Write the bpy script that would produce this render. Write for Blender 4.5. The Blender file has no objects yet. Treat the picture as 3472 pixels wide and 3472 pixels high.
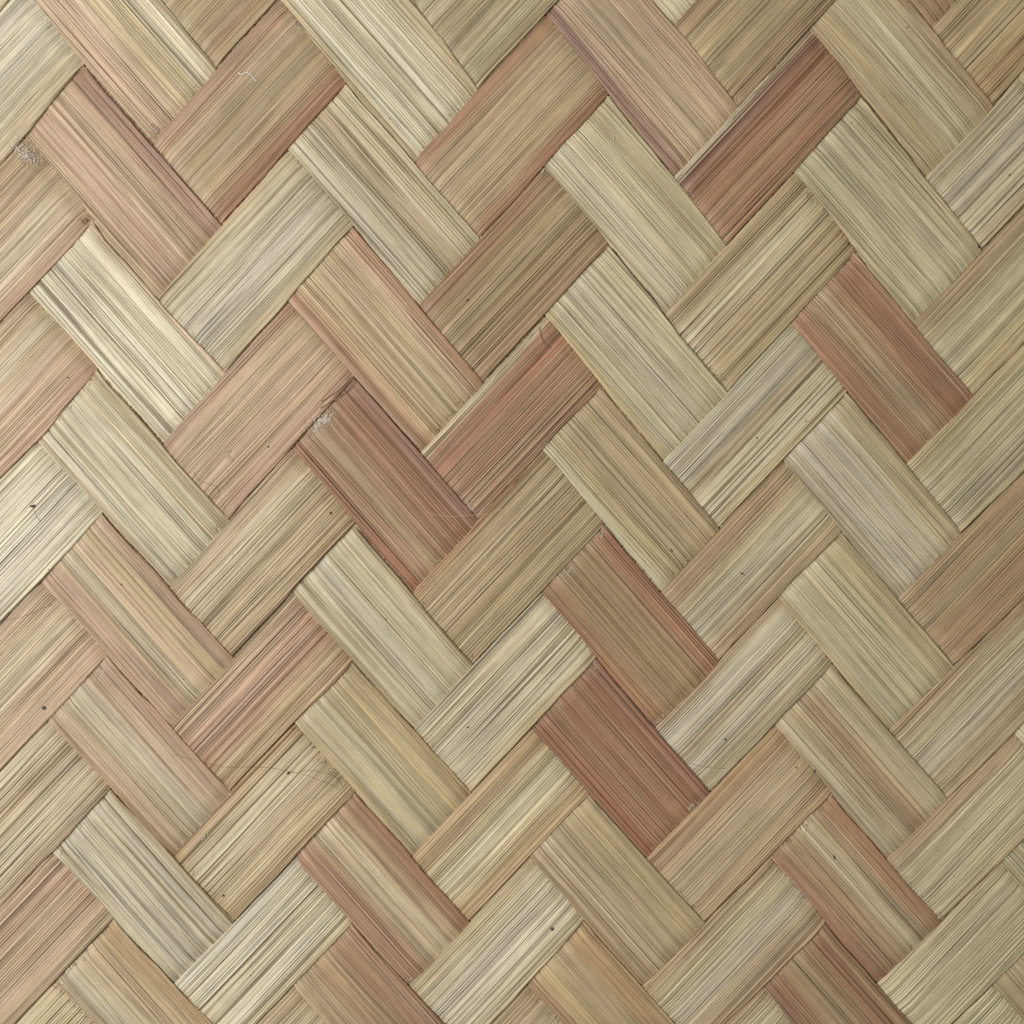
import bpy, math, random
import numpy as np
from mathutils import Vector

# ------------------------------------------------------------------ camera, light, exposure
scene = bpy.context.scene
PX = 0.16 / 3472.0                      # metres per photograph pixel on the mat (strips about 12 mm wide)
def W(x, y):                            # a place on the mat, from where it is seen in the photograph
    return ((x - 1736.0) * PX, (1736.0 - y) * PX)

cam_data = bpy.data.cameras.new("camera")
cam = bpy.data.objects.new("camera", cam_data)
scene.collection.objects.link(cam)
cam.location = (0, 0, 0.24)
cam_data.sensor_width = 36.0
cam_data.sensor_fit = 'HORIZONTAL'
cam_data.lens = 36.0 * 0.2395 / 0.16
cam_data.clip_start = 0.005
cam_data.clip_end = 10.0
scene.camera = cam

world = bpy.data.worlds.new("World")
scene.world = world
world.use_nodes = True
bg = world.node_tree.nodes["Background"]
bg.inputs["Color"].default_value = (1.0, 0.97, 0.89, 1)
bg.inputs["Strength"].default_value = 0.25

def area(name, loc, target, size, power, color):
    d = bpy.data.lights.new(name, 'AREA')
    d.shape = 'RECTANGLE'; d.size = size[0]; d.size_y = size[1]
    d.energy = power; d.color = color
    o = bpy.data.objects.new(name, d)
    scene.collection.objects.link(o)
    o.location = loc
    o.rotation_euler = (Vector(target) - Vector(loc)).to_track_quat('-Z', 'Y').to_euler()
    return o
area("window_light", (-0.28, 0.06, 0.34), (-0.02, 0.0, 0.0), (0.20, 0.32), 2.15, (0.975, 0.98, 1.0))
area("green_fill_light", (0.45, 0.25, 0.55), (0.0, 0.0, 0.0), (0.5, 0.5), 0.75, (0.97, 1.0, 0.80))  # added dim greenish fill from the right, no such source is known

scene.view_settings.view_transform = 'Standard'
scene.view_settings.look = 'None'
scene.view_settings.exposure = 0.0
scene.view_settings.gamma = 1.0
scene.view_settings.use_curve_mapping = False
scene.cycles.use_denoising = False
scene.cycles.max_bounces = 6

rng = np.random.default_rng(11)
random.seed(5)

# ------------------------------------------------------------------ where the strips run (photograph pixels)
# strips that fall to the lower right: lower-left edge and upper-right edge
FALL_L = {
 -5: [(3079,3),(3173,75)],
 -4: [(2750,93),(3142,590)],
 -3: [(2290,110),(2694,578),(3107,1087)],
 -2: [(1860,56),(2285,590),(2688,1099),(3079,1565),(3465,2045)],
 -1: [(1850,571),(2279,1056),(2657,1565),(3051,2024),(3432,2474)],
  0: [(956,0),(1174,273),(1409,528),(1850,1068),(2254,1558),(2645,2037),(3017,2471),(3392,2924)],
  1: [(975,503),(1428,1025),(1850,1534),(2242,1999),(2629,2458),(3014,2906),(3365,3340)],
  2: [(118,0),(288,222),(468,424),(535,500),(987,1037),(1434,1533),(1838,2006),(2223,2458),(2617,2912),(2986,3322)],
  3: [(93,460),(540,1003),(997,1527),(1403,1999),(1807,2477),(2195,2906),(2595,3340),(2682,3472)],
  4: [(102,994),(559,1484),(994,2018),(1403,2465),(1801,2912),(2186,3340)],
  5: [(124,1496),(578,1968),(1000,2458),(1403,2887),(1788,3340),(1912,3472)],
  6: [(137,1971),(584,2452),(1000,2912),(1384,3340)],
  7: [(161,2446),(590,2893),(994,3346),(1105,3472)],
  8: [(174,2887),(596,3322)],
  9: [(193,3340),(323,3472)],
 10: [],
}
FALL_R = {
 -5: [(3250,0)],
 -4: [(3079,0),(3365,354)],
 -3: [(2510,-115),(2921,335),(3322,832)],
 -2: [(2229,0),(2502,357),(2893,876),(3297,1335)],
 -1: [(2061,335),(2285,596),(2464,832),(2871,1341),(3253,1794)],
  0: [(1397,0),(1614,289),(2055,851),(2458,1318),(2856,1819),(3235,2254)],
  1: [(1173,304),(1624,804),(2037,1329),(2437,1782),(2819,2260),(3210,2701)],
  2: [(547,0),(733,228),(1198,783),(1639,1297),(2049,1794),(2427,2223),(2812,2713),(3188,3117)],
  3: [(292,233),(745,758),(1192,1266),(1608,1751),(2015,2248),(2405,2682),(2788,3154),(3092,3472)],
  4: [(310,789),(758,1254),(1198,1788),(1602,2254),(1999,2707),(2384,3120)],
  5: [(323,1270),(776,1763),(1198,2254),(1592,2682),(1974,3141),(2291,3472)],
  6: [(348,1763),(783,2223),(1198,2701),(1586,3123)],
  7: [(354,2235),(773,2676),(1186,3135),(1509,3472)],
  8: [(373,2688),(786,3120)],
  9: [(373,3135),(720,3472)],
 10: [],
}
# strips that rise to the upper right: upper-left edge and lower-right edge
RISE_U = {
 -2: [], -1: [(0,565),(95,465)],
  0: [(0,1093),(102,994),(547,447),(950,0)],
  1: [(0,1622),(124,1505),(540,1000),(975,515)],
  2: [(0,2117),(124,1990),(553,1496),(987,1031),(1419,528),(1856,56)],
  3: [(0,2617),(160,2448),(578,1987),(994,1527),(1434,1019),(1850,578),(2303,68),(2366,0)],
  4: [(0,3076),(175,2892),(584,2458),(994,2024),(1428,1533),(1838,1093),(2291,596),(2744,112)],
  5: [(180,3340),(590,2899),(994,2464),(1403,2005),(1844,1540),(2272,1043),(2694,578),(3173,81),(3253,0)],
  6: [(596,3328),(1000,2930),(1409,2465),(1838,2012),(2254,1558),(2688,1105),(3142,596),(3472,267)],
  7: [(870,3474),(996,3348),(1397,2905),(1801,2477),(2242,2005),(2660,1565),(3107,1081),(3472,714)],
  8: [(1391,3340),(1794,2924),(2229,2465),(2645,2043),(3079,1565),(3472,1186)],
  9: [(1667,3474),(1788,3352),(2195,2906),(2632,2465),(3048,2024),(3472,1614)],
 10: [(2186,3340),(2614,2918),(3024,2465),(3472,2040)],
 11: [(2461,3474),(2595,3346),(3017,2899),(3427,2520)],
 12: [(2986,3328),(3390,2937)],
 13: [(3231,3474),(3368,3342)],
}
RISE_D = {
 -2: [(0,559),(280,217)],
 -1: [(0,1088),(68,1019),(298,776),(745,199),(932,0)],
  0: [(0,1617),(124,1502),(323,1260),(752,755),(1180,273)],
  1: [(0,2112),(124,1987),(338,1751),(758,1254),(1192,770),(1627,273),(1881,12)],
  2: [(0,2612),(298,2297),(354,2235),(776,1745),(1192,1291),(1627,795),(2061,323)],
  3: [(0,3073),(180,2887),(366,2682),(776,2223),(1198,1782),(1639,1285),(2055,839),(2499,357),(2750,87)],
  4: [(40,3472),(180,3334),(379,3123),(776,2669),(1198,2254),(1608,1751),(2037,1316),(2464,832),(2918,329)],
  5: [(789,3117),(1192,2700),(1599,2248),(2043,1788),(2458,1322),(2899,857),(3353,342),(3472,230)],
  6: [(867,3472),(1186,3141),(1596,2682),(2015,2241),(2437,1782),(2871,1338),(3322,832),(3472,689)],
  7: [(1583,3123),(1996,2694),(2421,2229),(2853,1807),(3291,1335),(3472,1150)],
  8: [(1664,3472),(1974,3132),(2402,2682),(2806,2272),(3253,1794),(3472,1595)],
  9: [(2390,3117),(2812,2701),(3232,2254),(3472,2030)],
 10: [(2458,3472),(2788,3148),(3210,2697),(3440,2477)],
 11: [(3191,3110),(3396,2918)],
 12: [(3228,3472),(3365,3340)],
 13: [],
}
A_DIR = np.array([0.660, 0.7513]); A_NRM = np.array([0.7513, -0.660])
B_DIR = np.array([0.687, -0.7267]); B_NRM = np.array([0.7267, 0.687])
CEN = np.array([1736.0, 1736.0])

class Edge:
    """one long edge of a strip: offset v from the axis as a function of the run t"""
    def __init__(self, pts, d, n):
        p = np.array(pts, float) - CEN
        self.t = p @ d; self.v = p @ n
        o = np.argsort(self.t); self.t = self.t[o]; self.v = self.v[o]
    def fit(self, slope_of):
        m0 = slope_of(self.v.mean())
        t, v = self.t, self.v
        tb, vb = t.mean(), v.mean()
        den = ((t - tb) ** 2).sum(); lam = 2.5e5
        self.m = (((t - tb) * (v - vb)).sum() + lam * m0) / (den + lam)
        self.c = vb - self.m * tb
        self.r = v - (self.c + self.m * t)
    def __call__(self, t):
        t = np.asarray(t, float)
        acc = 0
        for k in (-90, -45, 0, 45, 90):
            acc = acc + np.interp(t + k, self.t, self.r)
        return self.c + self.m * t + acc / 5.0

class Lin:                              # an edge out of view, carried on from its neighbour
    def __init__(self, ref, off): self.ref, self.off = ref, off
    def __call__(self, t): return self.ref(t) + self.off

def family(lo, hi, d, n, width, sign):
    """sign +1: v grows with the index; returns {index: (edge at lower v, edge at higher v)}"""
    raw = {k: (Edge(lo[k], d, n) if lo[k] else None, Edge(hi[k], d, n) if hi[k] else None) for k in lo}
    sv, sm = [], []
    for pr in raw.values():
        for e in pr:
            if e is not None and e.t.max() - e.t.min() > 350:
                sv.append(e.v.mean()); sm.append(np.polyfit(e.t, e.v, 1)[0])
    q = np.polyfit(sv, sm, 1)
    for pr in raw.values():
        for e in pr:
            if e is not None: e.fit(lambda v: np.polyval(q, v))
    out = {}
    for k, (a, b) in raw.items():
        if a is None and b is not None: a = Lin(b, -width)
        if b is None and a is not None: b = Lin(a, width)
        out[k] = (a, b)
    for k in sorted(out, key=lambda k: k * 1.0):
        if out[k][0] is None:
            ref = out[k - 1]
            if sign > 0: out[k] = (Lin(ref[1], 4), Lin(ref[1], 4 + width))
            else: out[k] = (Lin(ref[0], -4 - width), Lin(ref[0], -4))
    return out
FALL = family(FALL_L, FALL_R, A_DIR, A_NRM, 292.0, -1)
RISE = family(RISE_U, RISE_D, B_DIR, B_NRM, 330.0, +1)
FALL[-6] = (Lin(FALL[-5][1], 4), Lin(FALL[-5][1], 296))
FALL[11] = (Lin(FALL[10][0], -296), Lin(FALL[10][0], -4))
RISE[-3] = (Lin(RISE[-2][0], -334), Lin(RISE[-2][0], -4))
RISE[14] = (Lin(RISE[13][1], 4), Lin(RISE[13][1], 334))

MIN_GAP, MAX_GAP = 0.8, 3.0             # neighbours lie close and never share the same space
def fall_over(i, j): return (j - i) % 4 in (0, 1)       # two over, two under
def on_top(kind, k, t, v):
    """1 where the strip lies over the crossing strips, 0 where it is hidden"""
    fall = kind == 'fall'
    d, n, od, on = (A_DIR, A_NRM, B_DIR, B_NRM) if fall else (B_DIR, B_NRM, A_DIR, A_NRM)
    p = d[None] * t[:, None] + n[None] * v[:, None]
    ot, ov = p @ od, p @ on
    OE = RISE if fall else FALL
    order = sorted(OE) if fall else sorted(OE)[::-1]
    st = lambda q: float(fall_over(k, q) if fall else not fall_over(q, k))
    z = np.full(len(t), st(order[0]))
    for q, q2 in zip(order[:-1], order[1:]):
        x = ov - (OE[q][1](ot) + OE[q2][0](ot)) / 2
        z += (st(q2) - st(q)) * np.clip(x / 60 + 0.5, 0, 1)
    return z
def run(kind, x, y): return float((np.array([x, y]) - CEN) @ (A_DIR if kind == 'fall' else B_DIR))
# places where the weave stands open: (family, neighbours, from, to, extra gap in photograph pixels)
OPEN_GAPS = [
 ('fall', (3, 2), run('fall', 300, 235), run('fall', 560, 520), 9),
 ('fall', (5, 4), run('fall', 340, 1270), run('fall', 640, 1560), 6),
 ('fall', (4, 3), run('fall', 1210, 1780), run('fall', 1430, 2020), 5),
 ('fall', (2, 1), run('fall', 2130, 1880), run('fall', 2260, 2020), 9),
 ('rise', (3, 4), run('rise', 1640, 1300), run('rise', 1860, 1080), 8),
 ('rise', (2, 3), run('rise', 1000, 1500), run('rise', 1190, 1290), 6),
 ('rise', (-1, 0), run('rise', 760, 200), run('rise', 950, 0), 5),
 ('fall', (-3, -4), run('fall', 2940, 350), run('fall', 3060, 480), 6),
 ('rise', (4, 5), run('rise', 2480, 800), run('rise', 2700, 560), 5),
 ('fall', (6, 5), run('fall', 350, 1760), run('fall', 560, 2000), 4),
 ('fall', (1, 0), run('fall', 2050, 1340), run('fall', 2240, 1560), 4),
]
def settle(kind, ka, kb, t):
    """strip ka lies at lower v than its neighbour kb; returns the two facing edges, closed up"""
    F = FALL if kind == 'fall' else RISE
    e_lo, e_hi = F[ka][1], F[kb][0]
    a, b = e_lo(t), e_hi(t)
    gap = b - a
    want = np.clip(gap, MIN_GAP, MAX_GAP)
    want = want + 1.6 * np.clip(np.sin(t / 83.0 + ka * 2.1) + np.sin(t / 211.0 + kb * 1.3) - .5, 0, 1.5)
    for kd, q, t0, t1, w in OPEN_GAPS:
        if kd == kind and q == (ka, kb):
            want = want + w * np.clip(np.minimum(t - t0, t1 - t) / 60.0, 0, 1)
    wa = 0.04 + on_top(kind, ka, t, a - 20); wb = 0.04 + on_top(kind, kb, t, b + 20)
    ex = gap - want
    sm = lambda y: np.convolve(np.pad(y, 4, mode='edge'), np.ones(9) / 9, 'valid') if len(y) > 9 else y
    return a + sm(ex * wb / (wa + wb)), b - sm(ex * wa / (wa + wb))
def fall_edges(i, t):
    lo, hi = FALL[i][0](t), FALL[i][1](t)
    if i + 1 in FALL: lo = settle('fall', i + 1, i, t)[1]
    if i - 1 in FALL: hi = settle('fall', i, i - 1, t)[0]
    return lo, hi
def rise_edges(j, t):
    lo, hi = RISE[j][0](t), RISE[j][1](t)
    if j - 1 in RISE: lo = settle('rise', j - 1, j, t)[1]
    if j + 1 in RISE: hi = settle('rise', j, j + 1, t)[0]
    return lo, hi

# ------------------------------------------------------------------ pigment of every strip
def lin(c):
    c = np.array(c, float) / 255.0
    return np.where(c <= 0.04045, c / 12.92, ((c + 0.055) / 1.055) ** 2.4)
def mute(v, f=0.97):
    v = np.array(v, float); l = v @ np.array([.3, .59, .11]); return l + (v - l) * f
PAL = {k: lin(mute(v)) for k, v in {
 'w': (209, 198, 168),    # pale cream
 'p': (197, 182, 147),    # pale straw
 'g': (188, 175, 136),    # greenish straw
 'y': (188, 166, 122),    # yellow straw
 't': (181, 158, 121),    # tan
 'o': (168, 147, 110),    # olive tan
 'k': (189, 161, 129),    # pinkish tan
 'i': (176, 141, 115),    # pink
 'b': (164, 132, 97),    # brown
 'a': (176, 140, 96),     # amber
 'r': (161, 116, 86),     # red brown
 'R': (146, 98, 72),     # deep red brown
 'd': (152, 128, 90),     # dark olive
 'v': (142, 104, 88),     # plum
 's': (190, 178, 151),    # greyish straw
}.items()}
# strip -> {visible stretch: stops across the strip (-1 = first edge, 1 = second edge)}; line strength
FALL_C = {
 -6: ({3:"t"}, .5), -5: ({3:"b"}, .5),
 -4: ({3:"b-1 t-.86 y-.75 y-.3 p-.1 g.3 t.5 y.75 b1"}, .45),
 -3: ({2:"p", 3:"o-1 g-.85 g-.3 p.0 g.6 o1"}, .8),
 -2: ({2:"v-1 v-.82 k-.7 k-.4 t.0 k.3 b1", 3:"r-1 r-.7 b-.5 t-.1 b.1 r.3 R.5 r.8 b1", 4:"r"}, .6),
 -1: ({2:"y-1 s-.8 p-.1 g.3 y.6 g1", 3:"o-1 s-.8 s.2 p.4 y.7 o1", 4:"p"}, .75),
  0: ({1:"y-1 w-.8 p-.3 w.2 p.6 y.85 t1", 2:"y-1 g-.7 s-.2 p.3 g1", 3:"t-1 g-.8 p-.2 g.3 y.8 o1", 4:"g"}, .85),
  1: ({1:"p-1 s-.6 o-.1 t.2 p.6 y.85 p1", 2:"p-1 g-.8 y-.6 o-.3 o.2 t.7 b1", 3:"t-1 p-.8 t-.4 b.0 t.3 p.6 o.9 t1", 4:"t"}, 1.0),
  2: ({0:"k-1 i-.8 k-.5 y.0 p.5 w.8 t1", 1:"i-1 r-.8 y-.45 t.0 y.4 k.7 r1", 2:"R-1 b-.7 d-.3 d.2 b.55 R.8 R1", 3:"R-1 i-.75 b-.5 t-.1 p.1 t.3 b.7 r1", 4:"b"}, .75),
  3: ({0:"t-1 k-.8 i-.5 k-.1 t.3 i.6 v1", 1:"R-1 r-.75 t-.5 b-.1 r.3 R.7 v1", 2:"R-1 R-.75 r-.5 b-.3 R-.1 r.1 b.25 R.5 R.8 v1", 3:"v-1 R-.75 b-.5 t.0 b.4 R.7 b1"}, .75),
  4: ({0:"p-1 w-.8 w-.2 p.3 w.7 k1", 1:"t-1 p-.7 s-.2 g.3 p.7 o1", 2:"b-1 t-.75 p-.5 t-.1 o.3 y.6 o1"}, .95),
  5: ({0:"t-1 w-.7 p-.2 w.1 p.5 t1", 1:"y-1 o-.85 p-.6 g-.1 t.2 y.5 t.8 a1", 2:"b-1 b-.75 y-.5 t.0 o.25 b.5 a.7 t1"}, .6),
  6: ({0:"k-1 i-.85 k-.5 p-.1 k.2 y.5 k.7 i1", 1:"i-1 R-.85 i-.6 t-.2 p.2 b.6 r.75 r1"}, .5),
  7: ({0:"b-1 k-.8 t-.5 s.0 k.5 i1", 1:"t-1 t-.6 b-.2 t.1 r.4 b.6 i.85 r1"}, .5),
  8: ({0:"t-1 s-.8 w-.5 s.0 p.3 s.7 t1"}, .8),
  9: ({0:"b-1 s-.7 p-.3 t.1 t.5 a.85 t1"}, .55),
 10: ({0:"t"}, .5), 11: ({0:"p"}, .5),
}
RISE_C = {
 -3: ({0:"p"}, .5),
 -2: ({0:"s-1 w-.2 s.3 p.6 t1"}, .5),
 -1: ({0:"b-1 t-.7 k-.2 p.2 k.6 i1", 1:"t-1 o.2 b.6 o1"}, .5),
  0: ({0:"t-1 p-.4 k.1 k.5 i1", 1:"i-1 r-.9 k-.75 t-.4 o.1 t.4 b.6 r.8 R1"}, .4),
  1: ({0:"w-1 s-.6 w-.1 s.4 w1", 1:"t-1 p-.75 s-.4 s.3 p.7 t1", 2:"p-1 o-.2 o.3 g.7 o1"}, .95),
  2: ({0:"k-1 t-.6 p.0 k.4 k1", 1:"i-1 k-.8 t-.5 k.0 k.5 i.8 i1", 2:"r-1 b-.8 t-.5 t.3 t.6 r.8 R1"}, .55),
  3: ({0:"p-1 t-.3 p.3 k1", 1:"t-1 k-.8 p-.3 t.2 y.7 b1", 2:"b-1 r-.9 d-.6 o.0 d.3 b.7 b1", 3:"b-1 t-.6 y-.1 o.5 b1"}, .95),
  4: ({0:"k-1 i-.5 t-.2 k.2 k.6 t1", 1:"k-1 k-.75 i-.45 i.0 r.3 y.55 y.8 b1", 2:"p-1 r-.8 R-.5 r-.2 b.0 R.3 t.5 b.7 r1", 3:"p-1 v-.85 R-.5 r-.1 b.25 r.6 r.8 b1"}, .8),
  5: ({0:"p-1 y-.3 t.3 t1", 1:"a-1 t-.8 p-.3 t.3 y.7 b1", 2:"a-1 d-.85 t-.4 d.1 y.6 o1", 3:"t-1 o-.7 p-.3 t.2 y.5 o1", 4:"o-1 t-.4 y.2 a.6 o1"}, .95),
  6: ({1:"w-1 w-.6 p.0 w.5 y1", 2:"w-1 y-.75 p-.4 s.1 p.6 y1", 3:"g-1 s-.75 s-.3 t-.05 p.3 p.7 y1", 4:"o-1 p-.7 s-.1 p.4 t1"}, .95),
  7: ({1:"t", 2:"b-1 a-.85 y-.5 g-.1 p.3 y.6 a1", 3:"b-1 b-.75 y-.5 g-.1 s.2 t.6 b1", 4:"b-1 t-.7 g-.2 g.4 y.8 b1"}, .45),
  8: ({2:"y-1 t-.8 p-.5 s.0 w.3 p.7 y1", 3:"b-1 s-.8 s-.2 t.0 s.4 y.9 g1", 4:"y-1 g-.6 g.2 s.6 y1"}, .65),
  9: ({2:"t", 3:"a-1 b-.7 t-.3 t.2 t.7 a1", 4:"t-1 b-.7 o-.1 a.3 b.7 b1"}, .4),
 10: ({3:"b-1 y-.7 g-.3 s.1 t.5 b1", 4:"b-1 t-.75 g-.3 s.0 t.5 t1"}, .5),
 11: ({3:"b-1 g-.4 y.3 t1", 4:"b-1 t-.7 g-.3 p.2 g.6 t1"}, .45),
 12: ({4:"t-1 g-.8 p-.2 g.4 g1"}, .6),
 13: ({4:"g"}, .6), 14: ({4:"p"}, .6),
}
def parse(spec):
    if len(spec) == 1: return np.array([-1.0, 1.0]), np.array([PAL[spec]] * 2)
    us, cs = [], []
    for tok in spec.split():
        cs.append(PAL[tok[0]]); us.append(float(tok[1:]))
    return np.array(us), np.array(cs)

def noise1(n, step, rg):                # smooth 1-D noise sampled at n points, one knot every `step` samples
    k = int(n / step) + 3
    v = rg.standard_normal(k)
    x = np.arange(n) / step
    f = x - np.floor(x); f = f * f * (3 - 2 * f); i = np.floor(x).astype(int)
    return v[i] * (1 - f) + v[i + 1] * f

# ------------------------------------------------------------------ materials
def new_mat(name):
    m = bpy.data.materials.new(name); m.use_nodes = True
    return m, m.node_tree.nodes, m.node_tree.links, m.node_tree.nodes["Principled BSDF"]

def bamboo_material():
    m, N, L, P = new_mat("split_bamboo")
    def math_(op, a, b=None, clamp=False):
        n = N.new("ShaderNodeMath"); n.operation = op; n.use_clamp = clamp
        for s, v in ((0, a), (1, b)):
            if v is None: continue
            if isinstance(v, (int, float)): n.inputs[s].default_value = v
            else: L.new(v, n.inputs[s])
        return n.outputs[0]
    def remap(v, a, b, c=0.0, d=1.0):
        n = N.new("ShaderNodeMapRange"); n.clamp = True
        L.new(v, n.inputs["Value"])
        for k, x in (("From Min", a), ("From Max", b), ("To Min", c), ("To Max", d)): n.inputs[k].default_value = x
        return n.outputs["Result"]
    fib = N.new("ShaderNodeAttribute"); fib.attribute_name = "fibre"       # mm across, mm along, strip number
    tint = N.new("ShaderNodeAttribute"); tint.attribute_name = "tint"
    par = N.new("ShaderNodeAttribute"); par.attribute_name = "grain"
    psep = N.new("ShaderNodeSeparateXYZ"); L.new(par.outputs["Vector"], psep.inputs[0])
    def noise(sx, sy, detail, off):
        v = N.new("ShaderNodeVectorMath"); v.operation = 'MULTIPLY_ADD'
        L.new(fib.outputs["Vector"], v.inputs[0])
        v.inputs[1].default_value = (sx, sy, 7.31); v.inputs[2].default_value = (off, off * .7, off * 1.3)
        n = N.new("ShaderNodeTexNoise"); n.inputs["Scale"].default_value = 1.0
        n.inputs["Detail"].default_value = detail; n.inputs["Roughness"].default_value = 0.6
        L.new(v.outputs[0], n.inputs["Vector"])
        return n.outputs["Fac"]
    fsep = N.new("ShaderNodeSeparateXYZ"); L.new(fib.outputs["Vector"], fsep.inputs[0])
    fine = noise(6.2, 0.004, 2.0, 3.0)
    mid = noise(1.5, 0.008, 1.0, 21.0)
    line = noise(5.2, 0.003, 0.0, 47.0)
    hair = noise(6.5, 0.02, 0.0, 71.0)
    dash = noise(5.0, 0.55, 1.0, 83.0)
    blot = noise(0.35, 0.22, 3.0, 99.0)
    # evenly spaced fibre bundles: ridges about 0.3 mm apart, wandering a little
    ph = math_('ADD', math_('MULTIPLY', fsep.outputs["X"], 6.2832 * 2.5), math_('MULTIPLY', noise(0.9, 0.01, 1.0, 151.0), 16.0))
    ridge = math_('ADD', math_('MULTIPLY', math_('SINE', ph), 0.5), 0.5)
    peak = math_('POWER', ridge, 3.5)
    vale = math_('POWER', math_('SUBTRACT', 1.0, ridge), 3.0)
    rgate = remap(noise(1.1, 0.05, 1.0, 171.0), 0.36, 0.60)
    dk = remap(line, 0.33, 0.40, 1.0, 0.0)                   # narrow dark grooves
    gate = remap(noise(1.0, 0.03, 1.0, 131.0), 0.42, 0.54)     # they come and go
    dk = math_('MULTIPLY', math_('MULTIPLY', dk, gate), psep.outputs["X"])
    hk = math_('MULTIPLY', remap(hair, 0.26, 0.36, 1.0, 0.0), psep.outputs["X"])
    li = math_('MULTIPLY', math_('MULTIPLY', peak, rgate), psep.outputs["Y"])   # pale fibres show in the darker strips
    f = math_('ADD', remap(fine, 0.30, 0.70, -0.13, 0.11), remap(mid, 0.3, 0.7, -0.03, 0.03))
    f = math_('ADD', f, remap(blot, 0.3, 0.7, -0.07, 0.06))
    f = math_('ADD', f, remap(dash, 0.3, 0.7, -0.06, 0.05))
    f = math_('ADD', f, math_('MULTIPLY', dk, -0.54))
    f = math_('ADD', f, math_('MULTIPLY', hk, -0.16))
    f = math_('ADD', f, math_('MULTIPLY', math_('MULTIPLY', vale, rgate), -0.22))
    f = math_('ADD', f, math_('MULTIPLY', li, 0.36))
    f = math_('ADD', f, 1.05)
    sc = N.new("ShaderNodeVectorMath"); sc.operation = 'SCALE'
    L.new(tint.outputs["Color"], sc.inputs[0]); L.new(f, sc.inputs["Scale"])
    # the pale fibres are less coloured than the pith between them
    mx = N.new("ShaderNodeMix"); mx.data_type = 'RGBA'; mx.blend_type = 'MIX'
    L.new(math_('MULTIPLY', li, 0.42), mx.inputs["Factor"])
    L.new(sc.outputs[0], mx.inputs[6]); mx.inputs[7].default_value = (0.58, 0.46, 0.32, 1)
    dm = N.new("ShaderNodeMix"); dm.data_type = 'RGBA'; dm.blend_type = 'MULTIPLY'
    L.new(math_('MULTIPLY', dk, 0.6), dm.inputs["Factor"])
    L.new(mx.outputs[2], dm.inputs[6]); dm.inputs[7].default_value = (0.80, 0.68, 0.52, 1)
    L.new(dm.outputs[2], P.inputs["Base Color"])
    h = math_('ADD', math_('MULTIPLY', fine, 0.7), math_('MULTIPLY', mid, 0.5))
    h = math_('ADD', h, math_('MULTIPLY', math_('MULTIPLY', ridge, rgate), 0.6))
    h = math_('SUBTRACT', h, math_('MULTIPLY', dk, 0.7))
    b = N.new("ShaderNodeBump"); b.inputs["Strength"].default_value = 1.0
    b.inputs["Distance"].default_value = 0.00022
    L.new(h, b.inputs["Height"]); L.new(b.outputs["Normal"], P.inputs["Normal"])
    L.new(remap(fine, 0.3, 0.7, 0.54, 0.42), P.inputs["Roughness"])
    P.inputs["Specular IOR Level"].default_value = 0.5
    return m
BAMBOO = bamboo_material()

def plain(name, rgb, rough=0.8, var=0.2, scale=4000.0):
    m, N, L, P = new_mat(name)
    tc = N.new("ShaderNodeTexCoord")
    n = N.new("ShaderNodeTexNoise"); n.inputs["Scale"].default_value = scale; n.inputs["Detail"].default_value = 2
    L.new(tc.outputs["Object"], n.inputs["Vector"])
    r = N.new("ShaderNodeValToRGB")
    c = lin(rgb)
    r.color_ramp.elements[0].color = (*(c * (1 - var)), 1); r.color_ramp.elements[0].position = 0.3
    r.color_ramp.elements[1].color = (*np.minimum(c * (1 + var), 1), 1); r.color_ramp.elements[1].position = 0.7
    L.new(n.outputs["Fac"], r.inputs[0]); L.new(r.outputs[0], P.inputs["Base Color"])
    P.inputs["Roughness"].default_value = rough
    return m
M_GROUND = plain("dark_support", (70, 56, 44), 0.9, 0.3, 300)
M_DARK = plain("dark_grit", (52, 42, 36), 0.8)
M_PLUM = plain("plum_grit", (88, 66, 68), 0.8)
M_GREY = plain("grey_dust", (186, 170, 152), 0.95, 0.18, 2500)
M_WHITE = plain("white_fibre", (235, 232, 226), 0.5, 0.05)
M_STRAW = plain("straw_fibre", (206, 186, 150), 0.6, 0.12)
M_BROWN = plain("brown_fibre", (128, 100, 76), 0.7, 0.15)

# ------------------------------------------------------------------ the mat
mat_root = bpy.data.objects.new("woven_mat", None)
scene.collection.objects.link(mat_root)
mat_root.empty_display_size = 0.02
mat_root.location = (0, 0, -0.0011)
mat_root["label"] = "twill woven mat of flat split bamboo strips, straw pale and reddish brown"
mat_root["category"] = "mat"

g = 0.26
gm = bpy.data.meshes.new("ground")
gm.from_pydata([(-g, -g, 0), (g, -g, 0), (g, g, 0), (-g, g, 0)], [], [(0, 1, 2, 3)])
gm.materials.append(M_GROUND)
ground = bpy.data.objects.new("ground", gm); scene.collection.objects.link(ground)
ground.location = (0, 0, -0.0016); ground["kind"] = "structure"

TH = 0.58e-3          # thickness of a strip
RISEH = 0.30e-3       # how far it lies above or below the middle of the weave
NU = 84               # points across the face
T_STEP = 16.0         # photograph pixels between rings
COLS = {'fall': {}, 'rise': {}}

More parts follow.
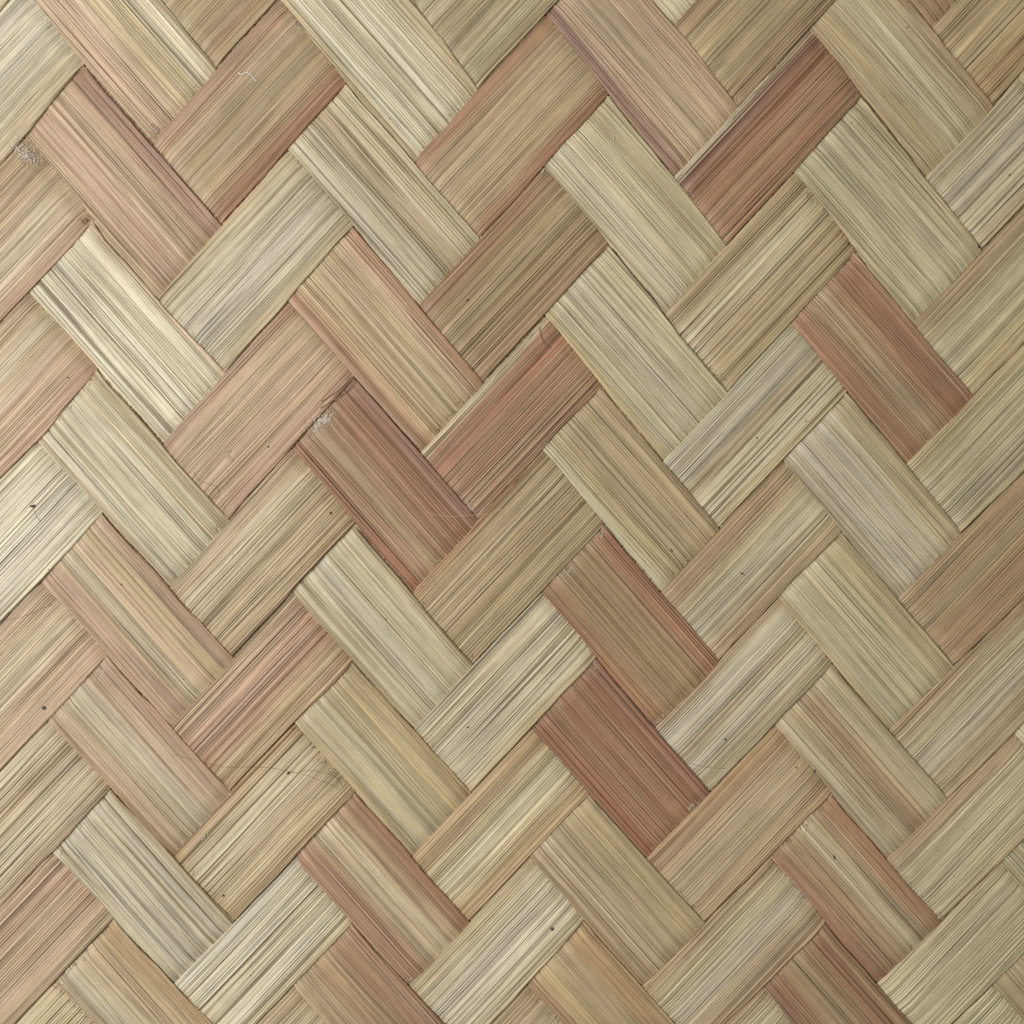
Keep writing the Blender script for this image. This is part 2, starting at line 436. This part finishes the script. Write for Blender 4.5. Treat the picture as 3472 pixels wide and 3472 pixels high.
def float_centre(kind, k, c):
    """run coordinate at the middle of the c-th visible stretch"""
    if kind == 'fall':                    # column c: over strips j = k + 4*(c-1), +1
        j = k + 4 * (c - 1)
        best = None
        for q in (j, j + 1):
            if q in RISE:
                e = RISE[q]; best = q if best is None else best
        jj = min(max(j, min(RISE)), max(RISE))
        other = RISE[jj][1]; d, n, od, on, own = A_DIR, A_NRM, B_DIR, B_NRM, FALL[k]
    else:
        i = k - 4 * (c - 1) + 2           # column c: over the fall strips i-... (two of them)
        ii = min(max(i, min(FALL)), max(FALL))
        other = FALL[ii][0]; d, n, od, on, own = B_DIR, B_NRM, A_DIR, A_NRM, RISE[k]
    t = 0.0
    for _ in range(6):                    # intersection of the two curves
        v = (own[0](t) + own[1](t)) / 2
        p = d * t + n * v
        ot = p @ od
        ov = other(ot)
        p2 = od * ot + on * ov
        t = p2 @ d
    return float(t)

def ramp(x): 
    x = np.clip(x, 0, 1); return x * x * (3 - 2 * x)

def build_strip(kind, k, edges=None, lift=0.0, colours=None, nu=NU, t_range=None, parent=None, name="bamboo_strip", crown=0.08e-3):
    fall = kind == 'fall'
    d, n = (A_DIR, A_NRM) if fall else (B_DIR, B_NRM)
    od, on = (B_DIR, B_NRM) if fall else (A_DIR, A_NRM)
    spec, strength = (FALL_C if fall else RISE_C)[k]
    rg = np.random.default_rng(1000 + k * 17 + (500 if fall else 0) + (7 if edges else 0))
    ef = (lambda t: fall_edges(k, t)) if fall else (lambda t: rise_edges(k, t))
    # extent: the frame and a margin round it
    tt = np.arange(-3600, 3600, T_STEP)
    lo, hi = (edges or ef)(tt)
    c = d[None] * tt[:, None] + n[None] * ((lo + hi) / 2)[:, None]
    inside = (np.abs(c[:, 0]) < 2150) & (np.abs(c[:, 1]) < 2150)
    if t_range: inside &= (tt > t_range[0]) & (tt < t_range[1])
    if inside.sum() < 6: return None
    tt = tt[inside]; lo, hi = lo[inside], hi[inside]
    nt = len(tt)
    wob = 1.6
    lo = lo + wob * noise1(nt, 5, rg) * 0.6 + 0.5 * noise1(nt, 1.2, rg)
    hi = hi + wob * noise1(nt, 5, rg) * 0.6 + 0.5 * noise1(nt, 1.2, rg)
    uu = np.linspace(-1, 1, nu)
    uu = np.sign(uu) * (1 - (1 - np.abs(uu)) ** 1.08)      # a little closer together at the edges
    U, Tm = np.meshgrid(uu, tt)
    V = lo[:, None] + (U + 1) / 2 * (hi - lo)[:, None]
    P = d[None, None] * Tm[..., None] + n[None, None] * V[..., None]     # photograph pixels about the centre
    # over and under
    ot = P @ od; ov = P @ on
    others = sorted(RISE) if fall else sorted(FALL)
    order = others if fall else others[::-1]               # growing v
    def st(q): 
        over = fall_over(k, q) if fall else (not fall_over(q, k))
        return 1.0 if over else -1.0
    OE = RISE if fall else FALL
    def mid(q, q2): 
        return lambda t: (OE[q][1](t) + OE[q2][0](t)) / 2
    # beyond the outermost crossing strip the weave carries on
    Z = np.full(U.shape, st(order[0]))
    SH, WD = 0.34e-3 / PX, 2.6e-3 / PX
    seq = list(zip(order[:-1], order[1:]))
    for q, q2 in seq:
        a, b = st(q), st(q2)
        if a == b: continue
        x = ov - mid(q, q2)(ot) + (SH if a > b else -SH)
        Z += (b - a) * ramp(x / WD + 0.5)
    z = Z * RISEH
    # face relief: crowned, rounded at the edges, fibre bundles as ridges, a slow twist
    width_m = (hi - lo).mean() * PX
    z = z - crown * np.abs(U) ** 2.5
    e = np.clip((1 - np.abs(U)) * width_m / 2 / 0.15e-3, 0, 1)
    z = z - 0.13e-3 * (1 - np.sqrt(np.clip(1 - (1 - e) ** 2, 0, 1)))
    ridge = np.zeros_like(U); pale = np.zeros_like(U)
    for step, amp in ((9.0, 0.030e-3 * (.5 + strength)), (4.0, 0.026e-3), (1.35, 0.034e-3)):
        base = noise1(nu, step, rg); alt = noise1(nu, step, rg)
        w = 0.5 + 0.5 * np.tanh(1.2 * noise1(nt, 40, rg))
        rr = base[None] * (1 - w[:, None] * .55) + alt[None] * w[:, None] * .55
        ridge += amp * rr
        if step < 2: pale = np.clip(rr, -1.8, 1.8)          # paler bundles; ridge highlight and groove shade also put into this tint
    for _ in range(rg.integers(3, 6)):                     # splits along the strip
        u0 = rg.uniform(-.85, .85); a0 = rg.integers(0, nt); ln = rg.integers(25, 110)
        prof = np.exp(-((U - u0 - 0.02 * noise1(nt, 18, rg)[:, None]) / (0.018)) ** 2)
        along = ramp((np.arange(nt) - a0) / 8.0) * ramp((a0 + ln - np.arange(nt)) / 8.0)
        ridge -= 0.09e-3 * prof * along[:, None] * (0.4 + strength)
    z = z + ridge + lift
    roll = 0.045e-3 * noise1(nt, 28, rg) + 0.015e-3 * noise1(nt, 9, rg)
    z = z + roll[:, None] * U + 0.03e-3 * noise1(nt, 14, rg)[:, None]
    # pigment
    cols = sorted(spec)
    Uw = np.clip(U + (0.11 * noise1(nu, 1.0, rg) + 0.06 * noise1(nu, 2.5, rg))[None] + 0.035 * noise1(nt, 22, rg)[:, None] + 0.02 * noise1(nt, 7, rg)[:, None], -1, 1)
    layers, tc = [], []
    for cc in cols:
        us, cs = parse(spec[cc] if colours is None else colours)
        mean = np.array([np.interp(np.linspace(-1, 1, 41), us, cs[:, ch]).mean() for ch in range(3)])
        if len(us) > 2: cs = mean + (cs - mean) * (0.80 if colours is None else 1.0)
        layers.append(np.stack([np.interp(Uw, us, cs[:, ch]) for ch in range(3)], -1)); tc.append(float_centre(kind, k, cc))
    tc = np.array(tc); layers = np.array(layers)
    o = np.argsort(tc); tc, layers = tc[o], layers[o]
    if len(tc) == 1: col = layers[0]
    else:
        x = np.interp(tt, tc, np.arange(len(tc)))
        i0 = np.clip(np.floor(x).astype(int), 0, len(tc) - 2); f = x - i0
        f = ramp((f - .3) / .4)
        ar = np.arange(nt)
        col = layers[i0, ar] * (1 - f)[:, None, None] + layers[i0 + 1, ar] * f[:, None, None]
    streak = noise1(nu, 1.0, rg)[None] * .05 + noise1(nu, 2.2, rg)[None] * .018 + noise1(nu, 6, rg)[None] * .015
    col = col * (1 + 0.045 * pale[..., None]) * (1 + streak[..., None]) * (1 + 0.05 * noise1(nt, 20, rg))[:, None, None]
    warm = 0.02 * noise1(nu, 4, rg)[None, :, None] * np.array([0.6, 0.0, -1.4])
    col = np.clip(col * (1 + warm), 0.02, 0.9)
    # mesh: face, rounded sides, underside
    X = P[..., 0] * PX; Y = -P[..., 1] * PX
    top = np.stack([X, Y, z], -1)
    zb = (Z * RISEH + lift)
    loB = np.stack([X[:, 0], Y[:, 0], zb[:, 0] - TH / 2 - 0.0 * zb[:, 0]], -1)
    hiB = np.stack([X[:, -1], Y[:, -1], zb[:, -1] - TH / 2], -1)
    top[..., 2] += TH / 2
    ring = np.concatenate([top, hiB[:, None], loB[:, None]], 1)       # nt x (nu+2)
    m_ = nu + 2
    verts = ring.reshape(-1, 3)
    a = np.arange(nt - 1)[:, None] * m_; b = np.arange(m_)[None]
    b2 = (b + 1) % m_
    quads = np.stack([a + b, a + b2, a + m_ + b2, a + m_ + b], -1).reshape(-1, 4)
    if not fall: pass
    # outward orientation (face looks up)
    p0, p1, p3 = verts[quads[0, 0]], verts[quads[0, 1]], verts[quads[0, 3]]
    if np.cross(p1 - p0, p3 - p0)[2] < 0: quads = quads[:, ::-1]
    me = bpy.data.meshes.new(name)
    nv, nf = len(verts), len(quads)
    me.vertices.add(nv); me.vertices.foreach_set("co", verts.astype(np.float32).ravel())
    me.loops.add(nf * 4); me.loops.foreach_set("vertex_index", quads.astype(np.int32).ravel())
    me.polygons.add(nf)
    me.polygons.foreach_set("loop_start", np.arange(0, nf * 4, 4, dtype=np.int32))
    me.polygons.foreach_set("use_smooth", np.ones(nf, bool))
    me.update(calc_edges=True)
    cap = lambda q: np.concatenate([q, q[:, -1:], q[:, :1]], 1)
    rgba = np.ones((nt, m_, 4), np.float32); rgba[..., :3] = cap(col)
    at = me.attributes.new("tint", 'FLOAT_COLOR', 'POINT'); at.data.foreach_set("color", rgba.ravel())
    fb = np.zeros((nt, m_, 3), np.float32)
    um = V * PX * 1000; sm = Tm * PX * 1000
    um = um - um.mean()
    fb[..., 0] = cap(um); fb[..., 1] = cap(sm); fb[..., 2] = (k + (40 if fall else 0)) * 3.7 + (1.9 if edges else 0)
    at = me.attributes.new("fibre", 'FLOAT_VECTOR', 'POINT'); at.data.foreach_set("vector", fb.ravel())
    gr = np.zeros((nt, m_, 3), np.float32); gr[..., 0] = strength; gr[..., 1] = np.clip((0.36 - cap(col)[..., :3] @ np.array([.3, .59, .11])) / 0.22, 0.12, 1.0)
    at = me.attributes.new("grain", 'FLOAT_VECTOR', 'POINT'); at.data.foreach_set("vector", gr.ravel())
    me.materials.append(BAMBOO)
    ob = bpy.data.objects.new(name, me); scene.collection.objects.link(ob)
    ob.parent = parent or mat_root
    if parent is None:
        ob.location = (0, 0, -mat_root.location.z)
    return ob

PART_LABELS = {
 ('fall', 3): "deepest red brown strip falling through the centre",
 ('fall', -2): "reddish strip with a plum edge",
 ('fall', 2): "straw strip with red stained edges",
 ('rise', 4): "red brown strip with a peeling white edge",
 ('rise', 0): "olive tan strip with one red edge",
 ('rise', 9): "amber brown strip",
 ('fall', 6): "pinkish strip with red edges",
}
strips = {}
for kind, fam in (('fall', FALL), ('rise', RISE)):
    for k in sorted(fam):
        ob = build_strip(kind, k, name="warp_strip" if kind == 'fall' else "weft_strip")
        if ob is None: continue
        strips[(kind, k)] = ob
        if (kind, k) in PART_LABELS: ob["label"] = PART_LABELS[(kind, k)]

# slivers peeling off along the edge of two strips
def sliver(k, w, colours, lift, tr):
    def ed(t):
        lo, hi = rise_edges(k, t)
        q = 1.0 + 0.18 * np.sin(t / 90.0) + 0.12 * np.sin(t / 37.0 + 1)
        q = q * ramp((t - tr[0]) / 160.0) * ramp((tr[1] - t) / 160.0)
        return lo - 2.0, lo - 1.0 + w * q
    ob = build_strip('rise', k, edges=ed, lift=lift, colours=colours, nu=9, t_range=tr, parent=strips[('rise', k)], name="edge_sliver", crown=0.05e-3)
    return ob
s = sliver(4, 18, "t-1 p.3 t1", 0.05e-3, (-520, 560)); s["label"] = "white sliver peeling along the edge"
s = sliver(4, 20, "t-1 w.3 t1", 0.05e-3, (760, 1720)); s["label"] = "white sliver peeling along the edge"
s = sliver(5, 15, "a-1 r.3 a1", 0.05e-3, (-640, 160)); s["label"] = "reddish sliver along the edge"

# ------------------------------------------------------------------ small things lying on the mat
bpy.context.view_layer.update()
dg = bpy.context.evaluated_depsgraph_get()
def top_z(x, y):
    hit, loc, nrm, *_ = scene.ray_cast(dg, Vector((x, y, 0.02)), Vector((0, 0, -1)))
    return loc.z if hit else 0.0
def link(name, verts, faces, mat, loc=(0, 0, 0), parent=None, smooth=True):
    me = bpy.data.meshes.new(name); me.from_pydata([tuple(v) for v in verts], [], faces); me.update()
    if smooth: me.polygons.foreach_set("use_smooth", [True] * len(me.polygons))
    me.materials.append(mat)
    o = bpy.data.objects.new(name, me); scene.collection.objects.link(o); o.location = loc
    if parent is not None: o.parent = parent
    return o
def tube(path, r0, r1=None, n=6):
    """verts and faces of a thin tapered tube along a path"""
    r1 = r0 if r1 is None else r1
    V, F = [], []
    m = len(path)
    for i, p in enumerate(path):
        a = Vector(path[max(i - 1, 0)]); b = Vector(path[min(i + 1, m - 1)])
        t = (b - a).normalized()
        s_ = t.cross(Vector((0, 0, 1)))
        s_ = s_.normalized() if s_.length > 1e-6 else Vector((1, 0, 0))
        w = s_.cross(t)
        r = r0 + (r1 - r0) * i / max(m - 1, 1)
        for q in range(n):
            an = 2 * math.pi * q / n
            V.append(Vector(p) + s_ * (math.cos(an) * r) + w * (math.sin(an) * r))
    for i in range(m - 1):
        for q in range(n):
            F.append((i * n + q, i * n + (q + 1) % n, (i + 1) * n + (q + 1) % n, (i + 1) * n + q))
    F.append(tuple(range(n))[::-1]); F.append(tuple((m - 1) * n + q for q in range(n)))
    return V, F
def smooth_path(pts, k=6):
    P_ = [Vector(p) for p in pts]; out = []
    for i in range(len(P_) - 1):
        p0, p1, p2, p3 = P_[max(i - 1, 0)], P_[i], P_[i + 1], P_[min(i + 2, len(P_) - 1)]
        for j in range(k):
            t = j / k
            out.append(0.5 * ((2 * p1) + (p2 - p0) * t + (2 * p0 - 5 * p1 + 4 * p2 - p3) * t * t + (3 * p1 - p0 - 3 * p2 + p3) * t ** 3))
    out.append(P_[-1])
    return out
def fibre(name, pts, r, mat, label, cat, lifts=None, r1=None, group=None):
    """pts in photograph pixels; the fibre lies on the strips below it"""
    path = smooth_path([(x, y, 0) for x, y in pts])
    W3 = []
    m = len(path)
    for i, p in enumerate(path):
        x, y = W(p.x, p.y)
        z = top_z(x, y)
        W3.append(Vector((x, y, z)))
    zs = np.array([w.z for w in W3])                       # bridges the small steps between strips
    env = np.array([max(zs[max(0, i - 2):i + 3]) for i in range(m)])
    env = np.convolve(np.pad(env, 1, mode='edge'), np.ones(3) / 3, 'valid')
    env = np.maximum(env, zs)
    lf = np.interp(np.linspace(0, 1, m), np.linspace(0, 1, len(lifts)), lifts) if lifts else np.zeros(m)
    o0 = W3[0].copy()
    path3 = [Vector((w.x - o0.x, w.y - o0.y, env[i] + r * 0.7 + lf[i] - o0.z)) for i, w in enumerate(W3)]
    v, f = tube(path3, r, r1)
    ob = link(name, v, f, mat, o0)
    ob["label"] = label; ob["category"] = cat
    if group: ob["group"] = group
    return ob
def blob(sx, sy, sz, rg, lump=0.35, rings=7, seg=10):
    V, F = [], []
    ph = rg.uniform(0, 6.28, 6)
    for i in range(rings + 1):
        th = math.pi * i / rings
        for j in range(seg):
            an = 2 * math.pi * j / seg
            r = 1 + lump * (0.5 * math.sin(2 * an + ph[0] + th) + 0.35 * math.sin(3 * an + ph[1] - 2 * th) + 0.3 * math.sin(5 * an + ph[2] + 3 * th)) + lump * .25 * rg.standard_normal()
            V.append((sx * r * math.sin(th) * math.cos(an), sy * r * math.sin(th) * math.sin(an), sz * math.cos(th) * (0.8 + 0.2 * r)))
    for i in range(rings):
        for j in range(seg):
            F.append((i * seg + j, (i + 1) * seg + j, (i + 1) * seg + (j + 1) % seg, i * seg + (j + 1) % seg))
    return V, F
def rot(V, a):
    c, s_ = math.cos(a), math.sin(a)
    return [(x * c - y * s_, x * s_ + y * c, z) for x, y, z in V]

srg = np.random.default_rng(3)
mm = 1e-3
# specks that can be pointed at: place (photograph pixels), half length and half width in mm, turn, colour, label
SPECKS = [
 (1586, 1018, .18, .14, 20, M_DARK, "dark round speck on the olive brown strip right of the upper centre"),
 (2517, 1945, .36, .11, -25, M_DARK, "dark elongated speck on the tan strip right of the centre"),
 (2829, 2907, .42, .12, -65, M_DARK, "dark elongated speck on the tan strip with a red edge, lower right"),
 (2763, 2614, .22, .20, 0, M_DARK, "dark round speck on a strip edge right of the amber strip"),
 (2701, 2603, .14, .12, 0, M_DARK, "small dark speck near the end of the amber strip, lower right"),
 (1872, 3149, .30, .26, 10, M_PLUM, "grey round speck on the pale strip at the bottom centre"),
 (149, 2400, .36, .26, 30, M_PLUM, "plum round speck on the pale strip at the left edge"),
 (112, 1716, .42, .24, 20, M_PLUM, "ragged grey brown speck on the white strip at the left edge"),
 (1121, 1740, .24, .17, 40, M_DARK, "dark speck beside the red strip left of the centre"),
 (413, 1981, .14, .12, 0, M_DARK, "small dark speck on the pinkish strip on the left"),
 (978, 2620, .24, .18, 35, M_DARK, "dark speck on the yellow strip crossed by hairs, lower left"),
 (758, 3036, .19, .15, 0, M_DARK, "dark speck near the lower end of the yellow strip, lower left"),
 (2460, 2507, .16, .14, 0, M_DARK, "small dark speck on the greyish strip left of the amber strip"),
 (3422, 593, .17, .13, 40, M_DARK, "small dark speck on the pale strip at the upper right edge"),
 (3321, 836, .24, .20, 45, M_DARK, "dark speck in the corner below the greenish strip, upper right"),
 (1587, 2466, .16, .13, 0, M_DARK, "small brown speck on the cream strip below the centre"),
 (2278, 1866, .26, .12, -50, M_DARK, "dark elongated speck on the strip left of the tan strip, right of centre"),
 (910, 1515, .15, .13, 0, M_DARK, "small dark speck on the pink strip left of the red strip"),
]
for x, y, a, b, ang, mt, lab in SPECKS:
    V, F = blob(a * mm, b * mm, min(a, b) * mm * .6, srg)
    wx, wy = W(x, y)
    o = link("speck", rot(V, math.radians(ang)), F, mt, (wx, wy, top_z(wx, wy) + min(a, b) * mm * .25))
    o["label"] = lab; o["category"] = "speck"; o["group"] = "dark specks on the mat"
# finer grit nobody could count
GRIT = [(773,1596),(792,1880),(1048,1454),(165,1931),(1341,1211),(1310,2099),(2030,1676),(2186,1901),(1838,2279),(1596,1940),
 (2489,1424),(2567,1485),(2915,1495),(2916,1546),(1867,2315),(1857,2763),(2679,2539),(3266,2811),(3234,2969),(2887,417),(2458,627),
 (2999,327),(3076,93),(600,740),(1322,402),(230,1280),(2733,1428),(2300,2400),(2325,1994)]
GV, GF = [], []
for k in range(130):
    if k < len(GRIT): x, y = GRIT[k]; r = srg.uniform(.07, .12) * mm
    else: x, y = srg.uniform(20, 3450, 2); r = srg.uniform(.03, .075) * mm
    wx, wy = W(x, y)
    V, F = blob(r * srg.uniform(.8, 1.5), r, r * .5, srg, .25, 4, 6)
    V = rot(V, srg.uniform(0, 3.14)); z = top_z(wx, wy)
    o_ = len(GV)
    GV += [(wx + a, wy + b, z + r * .2 + c) for a, b, c in V]; GF += [tuple(q + o_ for q in f) for f in F]
o = link("grit", GV, GF, M_DARK)
o["kind"] = "stuff"; o["label"] = "fine dark grit scattered over the bamboo strips"; o["category"] = "grit"

# fibres and hairs
fibre("loose_fibre", [(807,248),(820,254),(836,250),(852,256),(862,268),(870,277)], .055*mm, M_WHITE, "short curled white fibre on the olive strip at the upper left", "fibre", [0,.1*mm,.25*mm,.2*mm,.1*mm,0])
fibre("loose_fibre", [(1086,1385),(1110,1370),(1150,1345),(1185,1318),(1200,1292),(1190,1280),(1172,1300),(1140,1330),(1090,1362)], .07*mm, M_BROWN, "brown loop of torn fibre above the red strip left of the centre", "fibre", [0,.1*mm,.2*mm,.3*mm,.3*mm,.2*mm,.1*mm,0])
fibre("loose_fibre", [(1828,1108),(1838,1150),(1856,1174),(1866,1182),(1858,1170)], .06*mm, M_BROWN, "brown hook of fibre at the upper end of the red strip, right of centre", "fibre", [0,.05*mm,.1*mm,0])
fibre("loose_fibre", [(2078,450),(2080,472),(2084,495)], .10*mm, M_STRAW, "pale splinter on the greenish strip at the upper centre", "fibre", r1=.02*mm)
HAIRS = [
 ([(1450,1738),(1520,1752),(1600,1746),(1660,1742),(1720,1722),(1790,1712),(1840,1686)], M_STRAW, "long pale hair across the red strip and the strip below it"),
 ([(1570,1882),(1650,1890),(1735,1887),(1820,1850)], M_STRAW, "pale hair in the middle of the olive strip at the centre"),
 ([(174,2499),(250,2506),(330,2503)], M_STRAW, "short pale hair on the strips at the left edge, below the middle"),
 ([(595,2558),(660,2576),(760,2600),(880,2600),(1000,2618),(1100,2650),(1150,2676)], M_BROWN, "long brown hair across the yellow strip, lower left"),
 ([(985,2622),(1060,2612),(1130,2630),(1160,2664)], M_BROWN, "short arched brown hair at the upper end of the yellow strip, lower left"),
 ([(0,2105),(80,2090),(175,2048)], M_BROWN, "brown hair at the left edge between two pale strips"),
 ([(560,1508),(620,1520),(665,1543)], M_STRAW, "short pale hair on the pink strip left of the centre"),
 ([(655,1600),(672,1625),(700,1640),(735,1650),(742,1680),(725,1690)], M_BROWN, "curly brown hair in the corner of the pink strip left of the centre"),
 ([(690,1625),(720,1660),(748,1690),(760,1730),(770,1752)], M_STRAW, "curly pale hair in the corner of the pink strip left of the centre"),
 ([(112,1716),(125,1750),(138,1768)], M_BROWN, "fine hair hanging from the ragged speck at the left edge"),
 ([(1470,1905),(1520,1900),(1560,1930)], M_STRAW, "small pale hair where the red strip meets the olive strip"),
 ([(2340,2590),(2400,2602),(2460,2605)], M_BROWN, "fine hair beside the deep red strip, lower right"),
 ([(1900,1730),(1925,1690),(1945,1675)], M_STRAW, "fine pale hair at the right end of the olive strip at the centre"),
]
for pts, mt, lab in HAIRS:
    fibre("hair", pts, .024*mm, mt, lab, "hair", group="hairs on the mat")

# fluff and dust packed into gaps
def clump(x, y, a, b, ang, lab, n=26, mt=M_GREY):
    n = int(n * (1.2 if n > 90 else 0.9))
    V_, F_ = [], []
    wx, wy = W(x, y); zc = top_z(wx, wy)
    ca, sa = math.cos(math.radians(ang)), math.sin(math.radians(ang))
    for k in range(n):
        u, v = srg.normal(0, .42, 2)
        px, py = u * a * mm, v * b * mm
        qx, qy = px * ca - py * sa, px * sa + py * ca
        r = srg.uniform(.06, .26 if n > 90 else .17) * mm * (1.2 - min(1, math.hypot(u, v)))
        if r < .03 * mm: continue
        z = top_z(wx + qx, wy + qy) - zc
        V, F = blob(r * 1.4, r, r * .7, srg, .4, 5, 7); V = rot(V, srg.uniform(0, 3.1))
        o_ = len(V_); V_ += [(qx + p, qy + q, z + r * .3 + c) for p, q, c in V]; F_ += [tuple(i + o_ for i in f) for f in F]
    for k in range(n // 2):                                # fine threads in the fluff
        u, v = srg.normal(0, .4, 2); an = srg.uniform(0, 6.28); ln = srg.uniform(.3, .9) * mm
        px, py = u * a * mm, v * b * mm
        qx, qy = px * ca - py * sa, px * sa + py * ca
        z = top_z(wx + qx, wy + qy) - zc
        pth = [Vector((qx + math.cos(an + .5 * q) * ln * q / 3, qy + math.sin(an + .5 * q) * ln * q / 3, z + .08 * mm + .05 * mm * q)) for q in range(4)]
        v2, f2 = tube(pth, .022 * mm, n=4)
        o_ = len(V_); V_ += [tuple(p) for p in v2]; F_ += [tuple(i + o_ for i in f) for f in f2]
    o = link("dust_clump", V_, F_, mt, (wx, wy, zc))
    o["label"] = lab; o["category"] = "dust"; o["group"] = "dust in the corners of the weave"
clump(88, 520, 3.4, 1.8, -40, "grey lump of dust at the left edge of the upper left corner", 150)
clump(1088, 1430, 3.8, 1.7, 42, "pale grey fluff in the torn gap above the red strip", 150)
clump(525, 440, 1.6, .8, -42, "grey fluff between the pinkish strip and the olive strip, upper left", 22)
clump(1592, 1720, 1.6, .6, -60, "grey fluff where the two red strips meet at the centre", 22)
clump(1462, 1958, 1.0, .6, 40, "grey fluff at the lower end of the red strip, centre", 16)
clump(2240, 2440, 1.8, .7, 45, "pale fluff above the deep red strip, lower right", 26)
clump(2346, 2735, 1.5, .6, 42, "pale fluff at the lower end of the deep red strip", 22)
clump(2035, 1815, 1.6, .7, 42, "grey fluff at the right end of the olive strip, centre", 22)
clump(1932, 1930, 1.8, .5, 44, "grey fluff along the lower edge of the olive strip, centre", 20)
clump(690, 2840, 1.8, .6, 44, "grey fluff along the lower end of the pinkish strip, lower left", 22)
clump(782, 2690, .9, .5, 40, "small grey fluff in the corner above the yellow strip, lower left", 12)
clump(285, 745, 1.0, .8, 0, "brownish dust in the corner left of the pinkish strip, upper left", 18, M_BROWN)
clump(1840, 578, .9, .5, 40, "white dust in the corner above the greenish strip, upper centre", 12)
clump(1390, 3325, .9, .7, 40, "pale dust at the bottom corner of the reddish strip", 14)
clump(785, 1545, 1.6, 1.9, 60, "grey scuff in the middle of the pink strip left of the centre", 16, M_GREY)
clump(1010, 85, 1.6, .7, -45, "grey dust at the upper edge left of the centre", 20)

# dust settled where one strip dives under the next, and fibres frayed from the strips
def crossing_points(kind, k, rg, n):
    """random places along the line where strip k goes under its crossing strips"""
    fall = kind == 'fall'
    F = FALL if fall else RISE; OE = RISE if fall else FALL
    d, n_, od, on = (A_DIR, A_NRM, B_DIR, B_NRM) if fall else (B_DIR, B_NRM, A_DIR, A_NRM)
    order = sorted(OE) if fall else sorted(OE)[::-1]
    st = lambda q: fall_over(k, q) if fall else not fall_over(q, k)
    out = []
    for q, q2 in zip(order[:-1], order[1:]):
        if st(q) == st(q2): continue
        edge = OE[q2][0] if st(q) else OE[q][1]            # edge of the strip that covers
        dens = rg.uniform(0, 1) ** 2
        for _ in range(int(n * dens) + 1):
            u = rg.uniform(-.98, .98); t = 0.0
            for _i in range(5):
                lo, hi = F[k][0](t), F[k][1](t)
                p = d * t + n_ * (lo + (u + 1) / 2 * (hi - lo))
                ot = p @ od
                p = od * ot + on * edge(ot); t = p @ d
            x, y = p + CEN
            if -40 < x < 3510 and -40 < y < 3510: out.append((float(x), float(y), 1 if st(q) else -1))
    return out, d, on
drg = np.random.default_rng(77)
for nm, mt, dn, lab in (("dust", M_GREY, 34, "pale grey dust settled in the joints of the weave"),
                        ("grime", M_BROWN, 44, "fine brown grime lodged along the strip ends")):
    DV, DF = [], []
    for (kind, k), ob in list(strips.items()):
        pts, d, on = crossing_points(kind, k, drg, dn)
        for x, y, sgn in pts:
            off = abs(drg.normal(0, 7.0)) * -sgn
            wx, wy = W(x + on[0] * off, y + on[1] * off)
            r = drg.uniform(.03, .08) * mm
            z = top_z(wx, wy)
            V, F = blob(r * 1.5, r, r * .5, drg, .4, 4, 6); V = rot(V, drg.uniform(0, 3.1))
            o_ = len(DV); DV += [(wx + a, wy + b, z + r * .1 + c) for a, b, c in V]; DF += [tuple(i + o_ for i in f) for f in F]
    o = link(nm, DV, DF, mt)
    o["kind"] = "stuff"; o["label"] = lab; o["category"] = nm
for (kind, k), ob in list(strips.items()):
    pts, d, on = crossing_points(kind, k, drg, 26)
    if len(pts) < 3: continue
    V_, F_ = [], []
    oz = 0.0
    for x, y, sgn in pts:
        off = abs(drg.normal(0, 8.0)) * -sgn
        wx, wy = W(x + on[0] * off, y + on[1] * off)
        z = top_z(wx, wy)
        an = math.atan2(-d[1], d[0]) + drg.normal(0, .55) + (0 if sgn < 0 else math.pi)
        ln = drg.uniform(.35, 1.3) * mm; cv = drg.normal(0, .5)
        pth = []
        for q in range(4):
            f = q / 3
            pth.append(Vector((wx + math.cos(an + cv * f) * ln * f, wy + math.sin(an + cv * f) * ln * f, z + (.03 + .22 * math.sin(f * 2.2) * drg.uniform(.3, 1)) * mm)))
        v2, f2 = tube(pth, drg.uniform(.022, .045) * mm, .012 * mm, n=4)
        o_ = len(V_); V_ += [tuple(p) for p in v2]; F_ += [tuple(i + o_ for i in f) for f in f2]
    fo = link("frayed_fibres", V_, F_, M_STRAW if drg.uniform() < .7 else M_BROWN, parent=ob)
    fo["kind"] = "stuff"
